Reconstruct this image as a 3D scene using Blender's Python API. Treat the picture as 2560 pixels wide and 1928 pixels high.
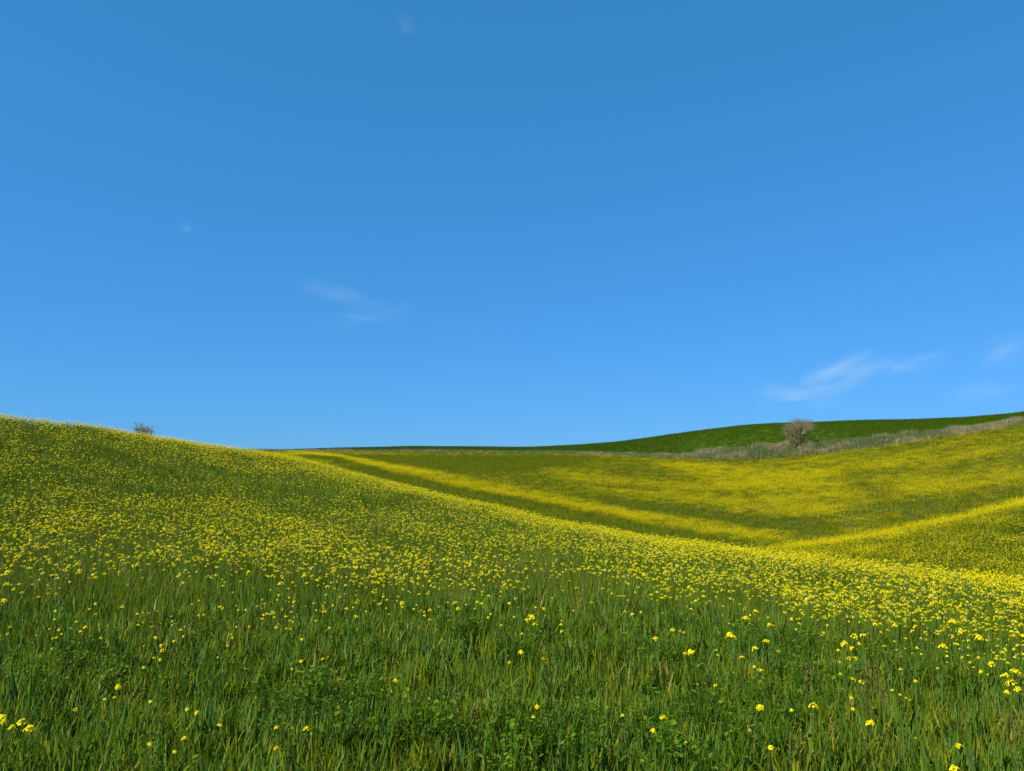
import bpy, math, random
import numpy as np

# ------------------------------------------------------------------ camera, sky, sun, exposure
for o in list(bpy.data.objects):
    bpy.data.objects.remove(o)
scene = bpy.context.scene
COL = scene.collection
W, H = 1024, 771
F = 804.0                      # focal length in pixels of a 1024 wide picture
EYE = 1.6
PITCH = math.atan((470 - 385.5) / F)
cam_d = bpy.data.cameras.new('camera')
cam = bpy.data.objects.new('camera', cam_d)
COL.objects.link(cam)
cam.location = (0, 0, EYE)
cam.rotation_euler = (math.pi / 2 + PITCH, 0, 0)
cam_d.sensor_width = 36.0
cam_d.lens = 36.0 * F / W
cam_d.clip_start = 0.05
cam_d.clip_end = 40000
scene.camera = cam

EXPO = 0.8
SUN_EL = math.radians(45)
SUN_AZ = math.radians(-125)     # clockwise from the viewing direction (+Y)
world = bpy.data.worlds.new('World')
scene.world = world
world.use_nodes = True
wn = world.node_tree
wn.nodes.clear()
w_out = wn.nodes.new('ShaderNodeOutputWorld')
w_bg = wn.nodes.new('ShaderNodeBackground')
w_sky = wn.nodes.new('ShaderNodeTexSky')
w_sky.sky_type = 'NISHITA'
w_sky.sun_disc = False
w_sky.sun_elevation = SUN_EL
w_sky.sun_rotation = SUN_AZ
w_sky.altitude = 0
w_sky.air_density = 1.0
w_sky.dust_density = 0.0
w_sky.ozone_density = 3.0
# the phone's rendering of the whole sky: one tone curve per colour channel, the same in every direction
SKY_STRENGTH = 0.1
w_sep = wn.nodes.new('ShaderNodeSeparateColor')
w_com = wn.nodes.new('ShaderNodeCombineColor')
wn.links.new(w_sky.outputs[0], w_sep.inputs[0])
for ch, (g_, k_) in enumerate(((0.679, 0.1978), (0.448, 0.5238), (0.561, 1.0895))):
    m1 = wn.nodes.new('ShaderNodeMath'); m1.operation = 'MULTIPLY'; m1.inputs[1].default_value = SKY_STRENGTH
    m2 = wn.nodes.new('ShaderNodeMath'); m2.operation = 'POWER'; m2.inputs[1].default_value = g_
    m3 = wn.nodes.new('ShaderNodeMath'); m3.operation = 'MULTIPLY'; m3.inputs[1].default_value = k_ / SKY_STRENGTH * 2.0 ** -EXPO
    wn.links.new(w_sep.outputs[ch], m1.inputs[0]); wn.links.new(m1.outputs[0], m2.inputs[0])
    wn.links.new(m2.outputs[0], m3.inputs[0]); wn.links.new(m3.outputs[0], w_com.inputs[ch])
w_bg.inputs['Strength'].default_value = SKY_STRENGTH
wn.links.new(w_com.outputs[0], w_bg.inputs['Color'])
wn.links.new(w_bg.outputs[0], w_out.inputs['Surface'])

sun_d = bpy.data.lights.new('sun', 'SUN')
sun_d.energy = 5.0
sun_d.angle = math.radians(0.53)
sun_d.color = (1.0, 0.955, 0.88)
sun = bpy.data.objects.new('sun', sun_d)
COL.objects.link(sun)
sun.rotation_euler = (math.pi / 2 - SUN_EL, 0, math.pi - SUN_AZ)
sun.location = (20, -20, 40)

scene.view_settings.view_transform = 'Standard'
scene.view_settings.look = 'None'
scene.view_settings.exposure = EXPO
scene.view_settings.gamma = 1.0
scene.view_settings.use_curve_mapping = False
scene.render.engine = 'CYCLES'
cy = scene.cycles
cy.max_bounces = 6
cy.diffuse_bounces = 3
cy.glossy_bounces = 2
cy.transmission_bounces = 4
cy.transparent_max_bounces = 4
cy.volume_bounces = 1
cy.use_denoising = True
cy.denoiser = 'OPENIMAGEDENOISE'
cy.denoising_prefilter = 'ACCURATE'
cy.use_adaptive_sampling = False

rng = np.random.default_rng(7)
random.seed(7)

# ------------------------------------------------------------------ helpers
def pix_dir(u, v):
    """direction of a picture point; u, v in 1024 x 771 pixels"""
    a = (u - 512.0) / F
    b = (385.5 - v) / F
    cp, sp = math.cos(PITCH), math.sin(PITCH)
    return np.array([a, cp - b * sp, sp + b * cp])

def pix_at(u, v, r):
    """(theta, z) of the picture point at horizontal distance r"""
    d = pix_dir(u, v)
    return math.atan2(d[0], d[1]), EYE + r * d[2] / math.hypot(d[0], d[1])

def tag(o, label=None, cat=None, group=None, kind=None):
    if label: o['label'] = label
    if cat: o['category'] = cat
    if group: o['group'] = group
    if kind: o['kind'] = kind
    return o

def smooth01(x):
    x = np.clip(x, 0, 1)
    return x * x * (3 - 2 * x)

_ng = np.random.default_rng(99).random((256, 256))
def vnoise(x, y, s, ox=0.0):
    """tiling value noise 0..1"""
    x = np.asarray(x) / s + ox + 1000.0
    y = np.asarray(y) / s + ox * 0.7 + 1000.0
    xi = np.floor(x).astype(int); yi = np.floor(y).astype(int)
    fx = x - xi; fy = y - yi
    fx = fx * fx * (3 - 2 * fx); fy = fy * fy * (3 - 2 * fy)
    g = lambda a, b: _ng[a % 256, b % 256]
    return ((g(xi, yi) * (1 - fx) + g(xi + 1, yi) * fx) * (1 - fy)
            + (g(xi, yi + 1) * (1 - fx) + g(xi + 1, yi + 1) * fx) * fy)

class MB:
    """collects vertices, faces and a per-vertex tint"""
    def __init__(self):
        self.v = []; self.f = []; self.t = []
    def add(self, verts, faces, tint):
        b = len(self.v)
        self.v.extend([tuple(p) for p in verts])
        self.f.extend([tuple(i + b for i in q) for q in faces])
        if np.isscalar(tint):
            self.t.extend([float(tint)] * len(verts))
        else:
            self.t.extend([float(q) for q in tint])
    def mesh(self, name, mat, smooth=False):
        me = bpy.data.meshes.new(name)
        me.from_pydata(self.v, [], self.f)
        a = me.attributes.new('tint', 'FLOAT', 'POINT')
        a.data.foreach_set('value', np.array(self.t, dtype=np.float32))
        if mat: me.materials.append(mat)
        if smooth:
            me.polygons.foreach_set('use_smooth', [True] * len(me.polygons))
        me.update()
        return me

def tube(mb, pts, radii, tint, n=4, cap=True):
    pts = [np.array(p, float) for p in pts]
    vs = []; fs = []
    for i, p in enumerate(pts):
        d = pts[min(i + 1, len(pts) - 1)] - pts[max(i - 1, 0)]
        d = d / (np.linalg.norm(d) + 1e-9)
        a = np.cross(d, (0.31, 0.9, 0.17)); a /= (np.linalg.norm(a) + 1e-9)
        b = np.cross(d, a)
        for k in range(n):
            w = 2 * math.pi * k / n
            vs.append(p + radii[i] * (math.cos(w) * a + math.sin(w) * b))
    for i in range(len(pts) - 1):
        for k in range(n):
            k2 = (k + 1) % n
            fs.append((i * n + k, i * n + k2, (i + 1) * n + k2, (i + 1) * n + k))
    if cap:
        fs.append(tuple(range((len(pts) - 1) * n, len(pts) * n)))
    mb.add(vs, fs, tint)

# ------------------------------------------------------------------ materials
def nmat(name):
    m = bpy.data.materials.new(name)
    m.use_nodes = True
    nt = m.node_tree
    nt.nodes.clear()
    out = nt.nodes.new('ShaderNodeOutputMaterial')
    return m, nt, out

def ramp(nt, stops, fac=None, interp='LINEAR'):
    r = nt.nodes.new('ShaderNodeValToRGB')
    r.color_ramp.interpolation = interp
    el = r.color_ramp.elements
    while len(el) < len(stops): el.new(0.5)
    for e, (p, c) in zip(el, stops):
        e.position = p
        e.color = (*c, 1)
    if fac is not None: nt.links.new(fac, r.inputs[0])
    return r

def math_node(nt, op, a, b=None):
    n = nt.nodes.new('ShaderNodeMath'); n.operation = op
    for i, x in enumerate((a, b)):
        if x is None: continue
        if isinstance(x, (int, float)): n.inputs[i].default_value = x
        else: nt.links.new(x, n.inputs[i])
    return n.outputs[0]

def leaf_mat(name, stops, trans=0.3, rough=0.5, spec=0.3, jitter=0.25, val_jit=0.35, patch=None):
    """leaf or petal: colour from the per-blade tint, every plant a little different"""
    m, nt, out = nmat(name)
    at = nt.nodes.new('ShaderNodeAttribute'); at.attribute_name = 'tint'
    oi = nt.nodes.new('ShaderNodeObjectInfo')
    j = math_node(nt, 'MULTIPLY', math_node(nt, 'SUBTRACT', oi.outputs['Random'], 0.5), jitter)
    fac = math_node(nt, 'ADD', at.outputs['Fac'], j)
    if patch:
        ge = nt.nodes.new('ShaderNodeNewGeometry')
        nz = nt.nodes.new('ShaderNodeTexNoise'); nz.inputs['Scale'].default_value = patch[0]; nz.inputs['Detail'].default_value = 3
        nt.links.new(ge.outputs['Position'], nz.inputs['Vector'])
        fac = math_node(nt, 'ADD', fac, math_node(nt, 'MULTIPLY', math_node(nt, 'SUBTRACT', nz.outputs[0], 0.5), patch[1]))
    r = ramp(nt, stops, fac)
    hs = nt.nodes.new('ShaderNodeHueSaturation')
    rr = math_node(nt, 'FRACT', math_node(nt, 'MULTIPLY', oi.outputs['Random'], 17.31))
    nt.links.new(math_node(nt, 'ADD', math_node(nt, 'MULTIPLY', rr, val_jit), 1 - val_jit / 2), hs.inputs['Value'])
    nt.links.new(r.outputs[0], hs.inputs['Color'])
    p = nt.nodes.new('ShaderNodeBsdfPrincipled')
    nt.links.new(hs.outputs[0], p.inputs['Base Color'])
    p.inputs['Roughness'].default_value = rough
    p.inputs['Specular IOR Level'].default_value = spec
    t = nt.nodes.new('ShaderNodeBsdfTranslucent')
    nt.links.new(hs.outputs[0], t.inputs['Color'])
    mx = nt.nodes.new('ShaderNodeMixShader')
    mx.inputs[0].default_value = trans
    nt.links.new(p.outputs[0], mx.inputs[1]); nt.links.new(t.outputs[0], mx.inputs[2])
    nt.links.new(mx.outputs[0], out.inputs['Surface'])
    return m

M = {}
M['grass'] = leaf_mat('grass', [(0.0, (0.070, 0.152, 0.032)), (0.2, (0.080, 0.155, 0.014)), (0.5, (0.112, 0.168, 0.005)),
                                (0.75, (0.180, 0.205, 0.004)), (0.88, (0.21, 0.18, 0.03)), (1.0, (0.36, 0.28, 0.11))], 0.36, 0.6, 0.06, patch=(0.9, 0.5))
M['panicle'] = leaf_mat('panicle', [(0.0, (0.12, 0.11, 0.025)), (0.5, (0.2, 0.165, 0.04)), (1.0, (0.29, 0.22, 0.07))], 0.3, 0.7, 0.03)
M['broad'] = leaf_mat('broad_leaf', [(0.0, (0.03, 0.09, 0.006)), (0.6, (0.07, 0.14, 0.004)), (1.0, (0.13, 0.18, 0.005))], 0.3, 0.6, 0.08)
M['stem'] = leaf_mat('stem', [(0.0, (0.05, 0.1, 0.01)), (1.0, (0.1, 0.16, 0.012))], 0.1, 0.6, 0.08)
M['petal'] = leaf_mat('petal', [(0.0, (0.66, 0.52, 0.001)), (0.55, (0.78, 0.67, 0.002)), (0.8, (0.80, 0.71, 0.06)), (0.95, (0.80, 0.66, 0.22)),
                                (1.0, (0.2, 0.3, 0.03))], 0.3, 0.7, 0.05, 0.2, 0.15)
M['petal_far'] = leaf_mat('petal_far', [(0.0, (0.50, 0.40, 0.0005)), (0.5, (0.60, 0.505, 0.001)), (0.75, (0.66, 0.575, 0.004)), (0.94, (0.68, 0.58, 0.04)),
                                (1.0, (0.2, 0.3, 0.03))], 0.3, 0.7, 0.03, 0.3, 0.2)
M['grass_far'] = leaf_mat('grass_far', [(0.0, (0.085, 0.145, 0.012)), (0.5, (0.125, 0.17, 0.006)), (0.8, (0.175, 0.185, 0.005)), (1.0, (0.22, 0.195, 0.012))], 0.36, 0.7, 0.03, jitter=.3, patch=(0.12, 0.5))
M['crop'] = leaf_mat('crop', [(0.0, (0.040, 0.082, 0.003)), (1.0, (0.058, 0.10, 0.003))], 0.3, 0.7, 0.03, jitter=0.12, val_jit=0.08)
M['dry'] = leaf_mat('dry_grass', [(0.0, (0.045, 0.10, 0.015)), (0.3, (0.09, 0.14, 0.03)), (0.45, (0.20, 0.185, 0.075)), (0.8, (0.30, 0.25, 0.12)), (1.0, (0.40, 0.33, 0.17))], 0.25)
M['twig'] = leaf_mat('twig', [(0.0, (0.06, 0.045, 0.02)), (0.5, (0.16, 0.125, 0.06)), (1.0, (0.28, 0.23, 0.12))], 0.0, jitter=0)
M['bud'] = leaf_mat('bud_leaf', [(0.0, (0.085, 0.095, 0.025)), (0.5, (0.20, 0.18, 0.07)), (1.0, (0.38, 0.33, 0.17))], 0.25, jitter=0)

def ground_mat(name, stops, scale, fine):
    m, nt, out = nmat(name)
    g = nt.nodes.new('ShaderNodeNewGeometry')
    n1 = nt.nodes.new('ShaderNodeTexNoise'); n1.inputs['Scale'].default_value = scale; n1.inputs['Detail'].default_value = 6
    n2 = nt.nodes.new('ShaderNodeTexNoise'); n2.inputs['Scale'].default_value = fine; n2.inputs['Detail'].default_value = 4
    for n in (n1, n2): nt.links.new(g.outputs['Position'], n.inputs['Vector'])
    f = math_node(nt, 'ADD', math_node(nt, 'MULTIPLY', n1.outputs[0], 0.5), math_node(nt, 'MULTIPLY', n2.outputs[0], 0.5))
    r = ramp(nt, stops, f)
    p = nt.nodes.new('ShaderNodeBsdfPrincipled')
    p.inputs['Roughness'].default_value = 0.9
    p.inputs['Specular IOR Level'].default_value = 0.1
    nt.links.new(r.outputs[0], p.inputs['Base Color'])
    bm = nt.nodes.new('ShaderNodeBump'); bm.inputs['Strength'].default_value = 0.6; bm.inputs['Distance'].default_value = 0.08
    nt.links.new(n2.outputs[0], bm.inputs['Height']); nt.links.new(bm.outputs[0], p.inputs['Normal'])
    nt.links.new(p.outputs[0], out.inputs['Surface'])
    return m
M['soil'] = ground_mat('meadow_soil', [(0.3, (0.028, 0.032, 0.012)), (0.5, (0.045, 0.06, 0.016)), (0.7, (0.075, 0.095, 0.022))], 0.35, 6.0)
M['hill'] = ground_mat('hill_crop', [(0.3, (0.035, 0.075, 0.004)), (0.5, (0.05, 0.092, 0.004)), (0.7, (0.065, 0.108, 0.005))], 0.05, 2.0)

# ------------------------------------------------------------------ terrain: rolling fields, heights in metres round the photographer
# each chain: (picture x, picture y, distance) of a landform line seen in the photograph, lowered by the height of what grows on it
VEG = 0.45
def chain(pts, veg):
    th, rr, zz = [], [], []
    for u, v, r in pts:
        t, z = pix_at(u, v, r)
        th.append(t); rr.append(r); zz.append(z - veg)
    return [np.array(th), np.array(rr), np.array(zz)]
def chain_z(pts):
    th = [math.atan((u - 512.0) / F) for u, r, z in pts]
    return [np.array(th), np.array([p[1] for p in pts], float), np.array([p[2] for p in pts], float)]

L_near = chain_z([(-250, 6, .05), (0, 6, .02), (512, 6, -.03), (741, 6, -.08), (1024, 5, -.12), (1250, 4, -.12)])
L_mid = chain_z([(-250, 15, .3), (0, 16, .1), (139, 17, .05), (287, 18, -.1), (463, 17, -.3), (555, 16, -.4), (648, 14, -.4), (741, 12, -.4),
                 (880, 10, -.38), (1024, 8.5, -.3), (1250, 7, -.25)])
L_A = chain([(-250, 385, 38), (0, 417, 40), (93, 427, 43), (139, 436, 44), (231, 449.5, 46), (287, 457, 45), (370, 478, 40), (463, 501, 35),
             (555, 522, 30), (648, 540, 25), (741, 551, 21), (800, 559, 19), (880, 568, 17), (1024, 585, 14), (1250, 610, 11)], VEG)
L_Ad = chain([(-250, 400, 45), (0, 428, 48), (139, 444, 52), (231, 457, 54), (287, 461, 53), (370, 483, 47), (463, 506, 42), (555, 527, 36.5),
              (648, 545, 31), (741, 556, 26.5), (880, 573, 21.5), (1024, 590, 18), (1250, 612, 14)], VEG)
L_ft = chain([(-250, 425, 55), (0, 440, 58), (139, 450, 60), (231, 460, 62), (287, 460, 60), (370, 481, 55), (463, 504, 50), (555, 525, 46),
              (648, 543, 42), (741, 553, 36), (800, 559, 33), (880, 563, 30), (1024, 573, 26), (1250, 590, 22)], .4)
L_B = chain([(-250, 440, 66), (0, 446, 68), (139, 452, 70), (231, 459, 68), (287, 458, 66), (370, 478, 62), (463, 501, 57), (555, 522, 53),
             (648, 540, 50), (741, 551, 47), (800, 545, 48), (880, 533, 49), (949, 519, 50), (1024, 501, 51), (1250, 445, 52)], .35)
L_Bd = chain([(-250, 448, 74), (0, 450, 74), (139, 452, 75), (231, 458, 74), (287, 457, 72), (370, 475, 67), (463, 497, 62), (555, 518, 58),
              (648, 536, 55), (741, 549, 54), (800, 549, 55), (880, 541, 57), (949, 528, 58), (1024, 511, 60), (1250, 455, 60)], .35)
L_C1 = chain([(-250, 450, 84), (0, 451, 84), (139, 452, 84), (231, 457, 82), (287, 455.5, 80), (370, 469, 74), (463, 490, 69), (555, 510, 66),
              (648, 526, 64), (741, 536, 64), (800, 534, 65), (880, 525, 67), (949, 512, 68), (1024, 496, 69), (1250, 445, 70)], .35)
L_Cm = chain([(-250, 450, 108), (0, 451, 108), (139, 452, 108), (231, 454.5, 107), (287, 453.5, 105), (370, 458, 101), (463, 467, 97), (555, 477, 94),
              (648, 487, 92), (741, 490, 90), (800, 487, 89), (880, 479, 88), (949, 468, 87), (1024, 455, 86), (1250, 418, 84)], .35)
L_V = chain([(-250, 451, 130), (0, 452, 130), (287, 452, 130), (463, 452.5, 130), (555, 453.5, 128), (648, 456.5, 125), (695, 458.5, 122), (741, 458.5, 120),
             (810, 453.5, 117), (880, 446.5, 115), (950, 436, 111), (1024, 424, 106), (1250, 392, 98)], .25)
L_VT = chain([(-250, 451, 134), (0, 452, 134), (287, 452, 134), (463, 452, 134), (555, 453, 132), (648, 455, 130), (695, 456, 127.5), (722, 452, 126.5), (764, 446.5, 125),
              (810, 444.5, 122.5), (880, 438.5, 120), (950, 430, 116), (1024, 420, 111), (1250, 388, 103)], .1)
L_D = chain([(-250, 452, 150), (0, 452, 150), (268, 450.5, 150), (417, 446.5, 155), (532, 447.7, 160), (580, 445.5, 165), (625, 442, 172), (685, 433, 180), (741, 426.5, 182),
             (782, 424.8, 180), (861, 422.5, 172), (926, 420.3, 160), (972, 418, 150), (1024, 413.8, 142), (1250, 380, 130)], .12)
LAYERS = [L_near, L_mid, L_A, L_Ad, L_ft, L_B, L_Bd, L_C1, L_Cm, L_V, L_VT, L_D]

TH = np.radians(np.arange(-180, 180.01, 0.5))
_w = np.exp(-0.5 * (np.arange(-6, 7) / 1.6) ** 2); _w /= _w.sum()
def on_grid(th, val, back):
    x = np.concatenate([[-math.pi, math.radians(-85)], th, [math.radians(85), math.pi]])
    y = np.concatenate([[back, val[0]], val, [val[-1], back]])
    g = np.interp(TH, x, y)
    return np.convolve(np.pad(g, 6, mode='edge'), _w, mode='valid')
backs = [(6, 0), (15, 0), (35, .3), (45, .2), (55, 0), (62, 0), (70, .5), (80, 1), (100, 2), (125, 3), (130, 3.5), (165, 4)]
NR = [np.zeros_like(TH)]; NZ = [np.zeros_like(TH)]
for L, (br, bz) in zip(LAYERS, backs):
    NR.append(on_grid(L[0], L[1], br)); NZ.append(on_grid(L[0], L[2], bz))
NR.append(NR[-1] + 60); NZ.append(NZ[-1] - 3.0)
NR.append(np.full_like(TH, 700.)); NZ.append(np.full_like(TH, -25.))
NR.append(np.full_like(TH, 9000.)); NZ.append(np.full_like(TH, -60.))
NR = np.array(NR); NZ = np.array(NZ)
for k in range(1, len(NR)): NR[k] = np.maximum(NR[k], NR[k - 1] + 1.0)
RV, RVT, RA, RB, RD = NR[10], NR[11], NR[3], NR[6], NR[12]

LR = np.linspace(math.log(0.3), math.log(8900), 900)
RS = np.exp(LR)
HT = np.zeros((len(TH), len(LR)))
_d = np.diff(NZ, axis=0) / np.diff(NR, axis=0)
_m = np.zeros_like(NZ)
_m[0] = _d[0]; _m[-1] = _d[-1]
_same = (_d[:-1] * _d[1:]) > 0
_m[1:-1] = np.where(_same, 2 * _d[:-1] * _d[1:] / np.where(_same, _d[:-1] + _d[1:], 1), 0)
for i in range(len(TH)):
    R_, Z_, m_ = NR[:, i], NZ[:, i], _m[:, i]
    k = np.clip(np.searchsorted(R_, RS) - 1, 0, len(R_) - 2)
    h = R_[k + 1] - R_[k]
    t = (RS - R_[k]) / h
    HT[i] = ((2 * t**3 - 3 * t**2 + 1) * Z_[k] + (t**3 - 2 * t**2 + t) * h * m_[k]
             + (-2 * t**3 + 3 * t**2) * Z_[k + 1] + (t**3 - t**2) * h * m_[k + 1])
# a slightly uneven surface
_X = np.sin(TH)[:, None] * RS[None]; _Y = np.cos(TH)[:, None] * RS[None]
_amp = np.clip((RS - 3) / 20, 0, 1)[None] * np.clip((400 - RS) / 200, 0, 1)[None]
HT += _amp * ((vnoise(_X, _Y, 5.0) - .5) * 0.10 + (vnoise(_X, _Y, 14.0, 3.3) - .5) * 0.22 * np.clip((RS - 40) / 40, 0, 1)[None])

def bil(tab, th, r):
    a = (th - TH[0]) / (TH[1] - TH[0])
    b = (np.log(np.maximum(r, 0.301)) - LR[0]) / (LR[1] - LR[0])
    ai = np.clip(a.astype(int), 0, len(TH) - 2); bi = np.clip(b.astype(int), 0, len(LR) - 2)
    fa = a - ai; fb = b - bi
    return (tab[ai, bi] * (1 - fa) * (1 - fb) + tab[ai + 1, bi] * fa * (1 - fb)
            + tab[ai, bi + 1] * (1 - fa) * fb + tab[ai + 1, bi + 1] * fa * fb)
def height_pol(th, r):
    return bil(HT, np.asarray(th, float), np.asarray(r, float))
def height(x, y):
    x = np.asarray(x, float); y = np.asarray(y, float)
    return height_pol(np.arctan2(x, y), np.hypot(x, y))
def at_th(arr, th):
    return np.interp(th, TH, arr)

def hit(u, v, h=0.0, rmin=1.0, rmax=400.0):
    """first point of the field (raised by h) met by the line of sight through a picture point"""
    d = pix_dir(u, v)
    hl = math.hypot(d[0], d[1])
    th = math.atan2(d[0], d[1])
    r = np.exp(np.linspace(math.log(rmin), math.log(rmax), 3000))
    z = EYE + r * d[2] / hl
    g = height_pol(np.full_like(r, th), r) + h
    w = np.nonzero(g >= z)[0]
    i = w[0] if len(w) else len(r) - 1
    return th, r[i]

# the two sheets: the meadow up to the verge, the crop hill from there to the horizon
ths = np.radians(np.concatenate([np.arange(-180, -60, 3), np.arange(-60, 60, 0.25), np.arange(60, 180.01, 3)]))
def sheet(name, r0, r1, n, mat):
    t = np.linspace(0, 1, n)
    R_ = np.exp(np.log(r0)[:, None] * (1 - t)[None] + np.log(r1)[:, None] * t[None])
    T_ = np.repeat(ths[:, None], n, 1)
    Z_ = height_pol(T_.ravel(), R_.ravel())
    v = np.stack([np.sin(T_).ravel() * R_.ravel(), np.cos(T_).ravel() * R_.ravel(), Z_], 1)
    nt_ = len(ths)
    i, j = np.meshgrid(np.arange(nt_ - 1), np.arange(n - 1), indexing='ij')
    a = i * n + j
    f = np.stack([a, a + 1, a + n + 1, a + n], -1).reshape(-1, 4)
    me = bpy.data.meshes.new(name)
    me.vertices.add(len(v)); me.vertices.foreach_set('co', v.ravel())
    me.loops.add(len(f) * 4); me.loops.foreach_set('vertex_index', f.ravel())
    me.polygons.add(len(f)); me.polygons.foreach_set('loop_start', np.arange(0, len(f) * 4, 4)); me.polygons.foreach_set('loop_total', np.full(len(f), 4))
    me.polygons.foreach_set('use_smooth', np.ones(len(f), bool))
    me.materials.append(mat)
    me.update(calc_edges=True); me.validate()
    o = bpy.data.objects.new(name, me); COL.objects.link(o)
    return o
rv_t = at_th(RVT, ths)
ground = sheet('meadow_ground', np.full_like(ths, 0.03), rv_t, 340, M['soil'])
tag(ground, 'sloping meadow ground under the grass and yellow flowers', 'ground', kind='structure')
hill = sheet('far_hill', rv_t, np.full_like(ths, 8000.), 140, M['hill'])
tag(hill, 'smooth dark green crop hill on the skyline behind the verge', 'hill', kind='structure')

# ------------------------------------------------------------------ scattering
def gn_group():
    ng = bpy.data.node_groups.new('scatter', 'GeometryNodeTree')
    ng.interface.new_socket('Geometry', in_out='INPUT', socket_type='NodeSocketGeometry')
    ng.interface.new_socket('Collection', in_out='INPUT', socket_type='NodeSocketCollection')
    ng.interface.new_socket('Geometry', in_out='OUTPUT', socket_type='NodeSocketGeometry')
    gi = ng.nodes.new('NodeGroupInput'); go = ng.nodes.new('NodeGroupOutput')
    ci = ng.nodes.new('GeometryNodeCollectionInfo')
    ci.inputs['Separate Children'].default_value = True
    ci.inputs['Reset Children'].default_value = True
    ip = ng.nodes.new('GeometryNodeInstanceOnPoints')
    ip.inputs['Pick Instance'].default_value = True
    def na(name, ty):
        n = ng.nodes.new('GeometryNodeInputNamedAttribute'); n.data_type = ty
        n.inputs['Name'].default_value = name
        return n.outputs['Attribute']
    L = ng.links.new
    L(gi.outputs['Geometry'], ip.inputs['Points'])
    L(gi.outputs['Collection'], ci.inputs['Collection'])
    L(ci.outputs[0], ip.inputs['Instance'])
    L(na('idx', 'INT'), ip.inputs['Instance Index'])
    e2r = ng.nodes.new('FunctionNodeEulerToRotation')
    L(na('rot', 'FLOAT_VECTOR'), e2r.inputs[0])
    L(e2r.outputs[0], ip.inputs['Rotation'])
    L(na('scl', 'FLOAT_VECTOR'), ip.inputs['Scale'])
    L(ip.outputs[0], go.inputs['Geometry'])
    return ng
NG = gn_group()
_pc = 0
def protos(meshes):
    global _pc
    _pc += 1
    c = bpy.data.collections.new('kit_%02d' % _pc)
    for i, me in enumerate(meshes):
        o = bpy.data.objects.new('kit_%02d_%02d' % (_pc, i), me)
        c.objects.link(o)
    return c
def scatter(name, coll, x, y, label, cat, scl, tilt=0.12, dz=0.0, zs=None, yaw=None):
    n = len(x)
    z = height(x, y) + dz
    me = bpy.data.meshes.new(name)
    me.vertices.add(n)
    me.vertices.foreach_set('co', np.stack([x, y, z], 1).astype(np.float32).ravel())
    rot = np.stack([rng.normal(0, tilt, n), rng.normal(0, tilt, n), rng.uniform(0, 6.283, n) if yaw is None else yaw], 1)
    s3 = np.stack([scl, scl, scl if zs is None else zs], 1)
    for nm, ty, key, arr in (('rot', 'FLOAT_VECTOR', 'vector', rot), ('scl', 'FLOAT_VECTOR', 'vector', s3)):
        a = me.attributes.new(nm, ty, 'POINT'); a.data.foreach_set(key, arr.astype(np.float32).ravel())
    a = me.attributes.new('idx', 'INT', 'POINT'); a.data.foreach_set('value', rng.integers(0, len(coll.objects), n).astype(np.int32))
    o = bpy.data.objects.new(name, me); COL.objects.link(o)
    md = o.modifiers.new('scatter', 'NODES'); md.node_group = NG
    for it in NG.interface.items_tree:
        if it.item_type == 'SOCKET' and it.in_out == 'INPUT' and it.name == 'Collection':
            md[it.identifier] = coll
    tag(o, label, cat, kind='stuff')
    return o
def sector(n_per_m2, th0, th1, r0, r1):
    area = 0.5 * (th1 - th0) * (r1 * r1 - r0 * r0)
    n = int(area * n_per_m2)
    th = rng.uniform(th0, th1, n)
    r = np.sqrt(rng.uniform(r0 * r0, r1 * r1, n))
    return th, r
def xy(th, r): return np.sin(th) * r, np.cos(th) * r

def blade(mb, base, L, w, az, lean, curl, tint, seg=4, twist=0.0, tiptint=None):
    """one grass leaf: a tapering, folded, bending strip"""
    vs = []; fs = []; ts = []
    p = np.array(base, float)
    a = lean
    dirh = np.array([math.cos(az), math.sin(az), 0.0])
    side0 = np.array([-math.sin(az), math.cos(az), 0.0])
    for i in range(seg + 1):
        t = i / seg
        tw = twist * t
        up = np.array([dirh[0] * math.sin(a), dirh[1] * math.sin(a), math.cos(a)])
        nrm = np.cross(side0, up)
        sd = side0 * math.cos(tw) + nrm * math.sin(tw)
        ww = w * (1 - t ** 1.8) * 0.5 * (0.75 + 0.6 * t * (1 - t) * 4 * 0.5) + 0.0004
        vs += [p - sd * ww, p + sd * ww]
        q = tint if tiptint is None else tint + (tiptint - tint) * t
        ts += [q, q]
        p = p + up * (L / seg)
        a += curl / seg
    for i in range(seg):
        fs.append((2 * i, 2 * i + 1, 2 * i + 3, 2 * i + 2))
    mb.add(vs, fs, ts)

def grass_tuft(seed, n, rad, Lr, wr, lean, tints, seg=4, mat='grass', panicles=0):
    rg = random.Random(seed)
    mb = MB()
    for i in range(n):
        a = rg.uniform(0, 6.283); q = rad * math.sqrt(rg.random())
        L = rg.uniform(*Lr)
        w = rg.uniform(*wr)
        tint = tints(rg)
        blade(mb, (q * math.cos(a), q * math.sin(a), -0.02), L, w, rg.uniform(0, 6.283), abs(rg.gauss(0, lean)),
              rg.uniform(0.0, 0.6) * (3.0 if rg.random() < .10 else 1), min(max(tint, 0), 1), seg, rg.uniform(-1.2, 1.2),
              min(1, max(0, tint + rg.uniform(-.05, .14))))
    return mb.mesh('tuft', M[mat])

def t_mead(rg):
    x = rg.random()
    if x < .30: return rg.uniform(0.0, 0.22)
    if x < .86: return rg.uniform(0.22, 0.7)
    if x < .965: return rg.uniform(0.7, 0.86)
    return rg.uniform(0.88, 1.0)

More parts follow.
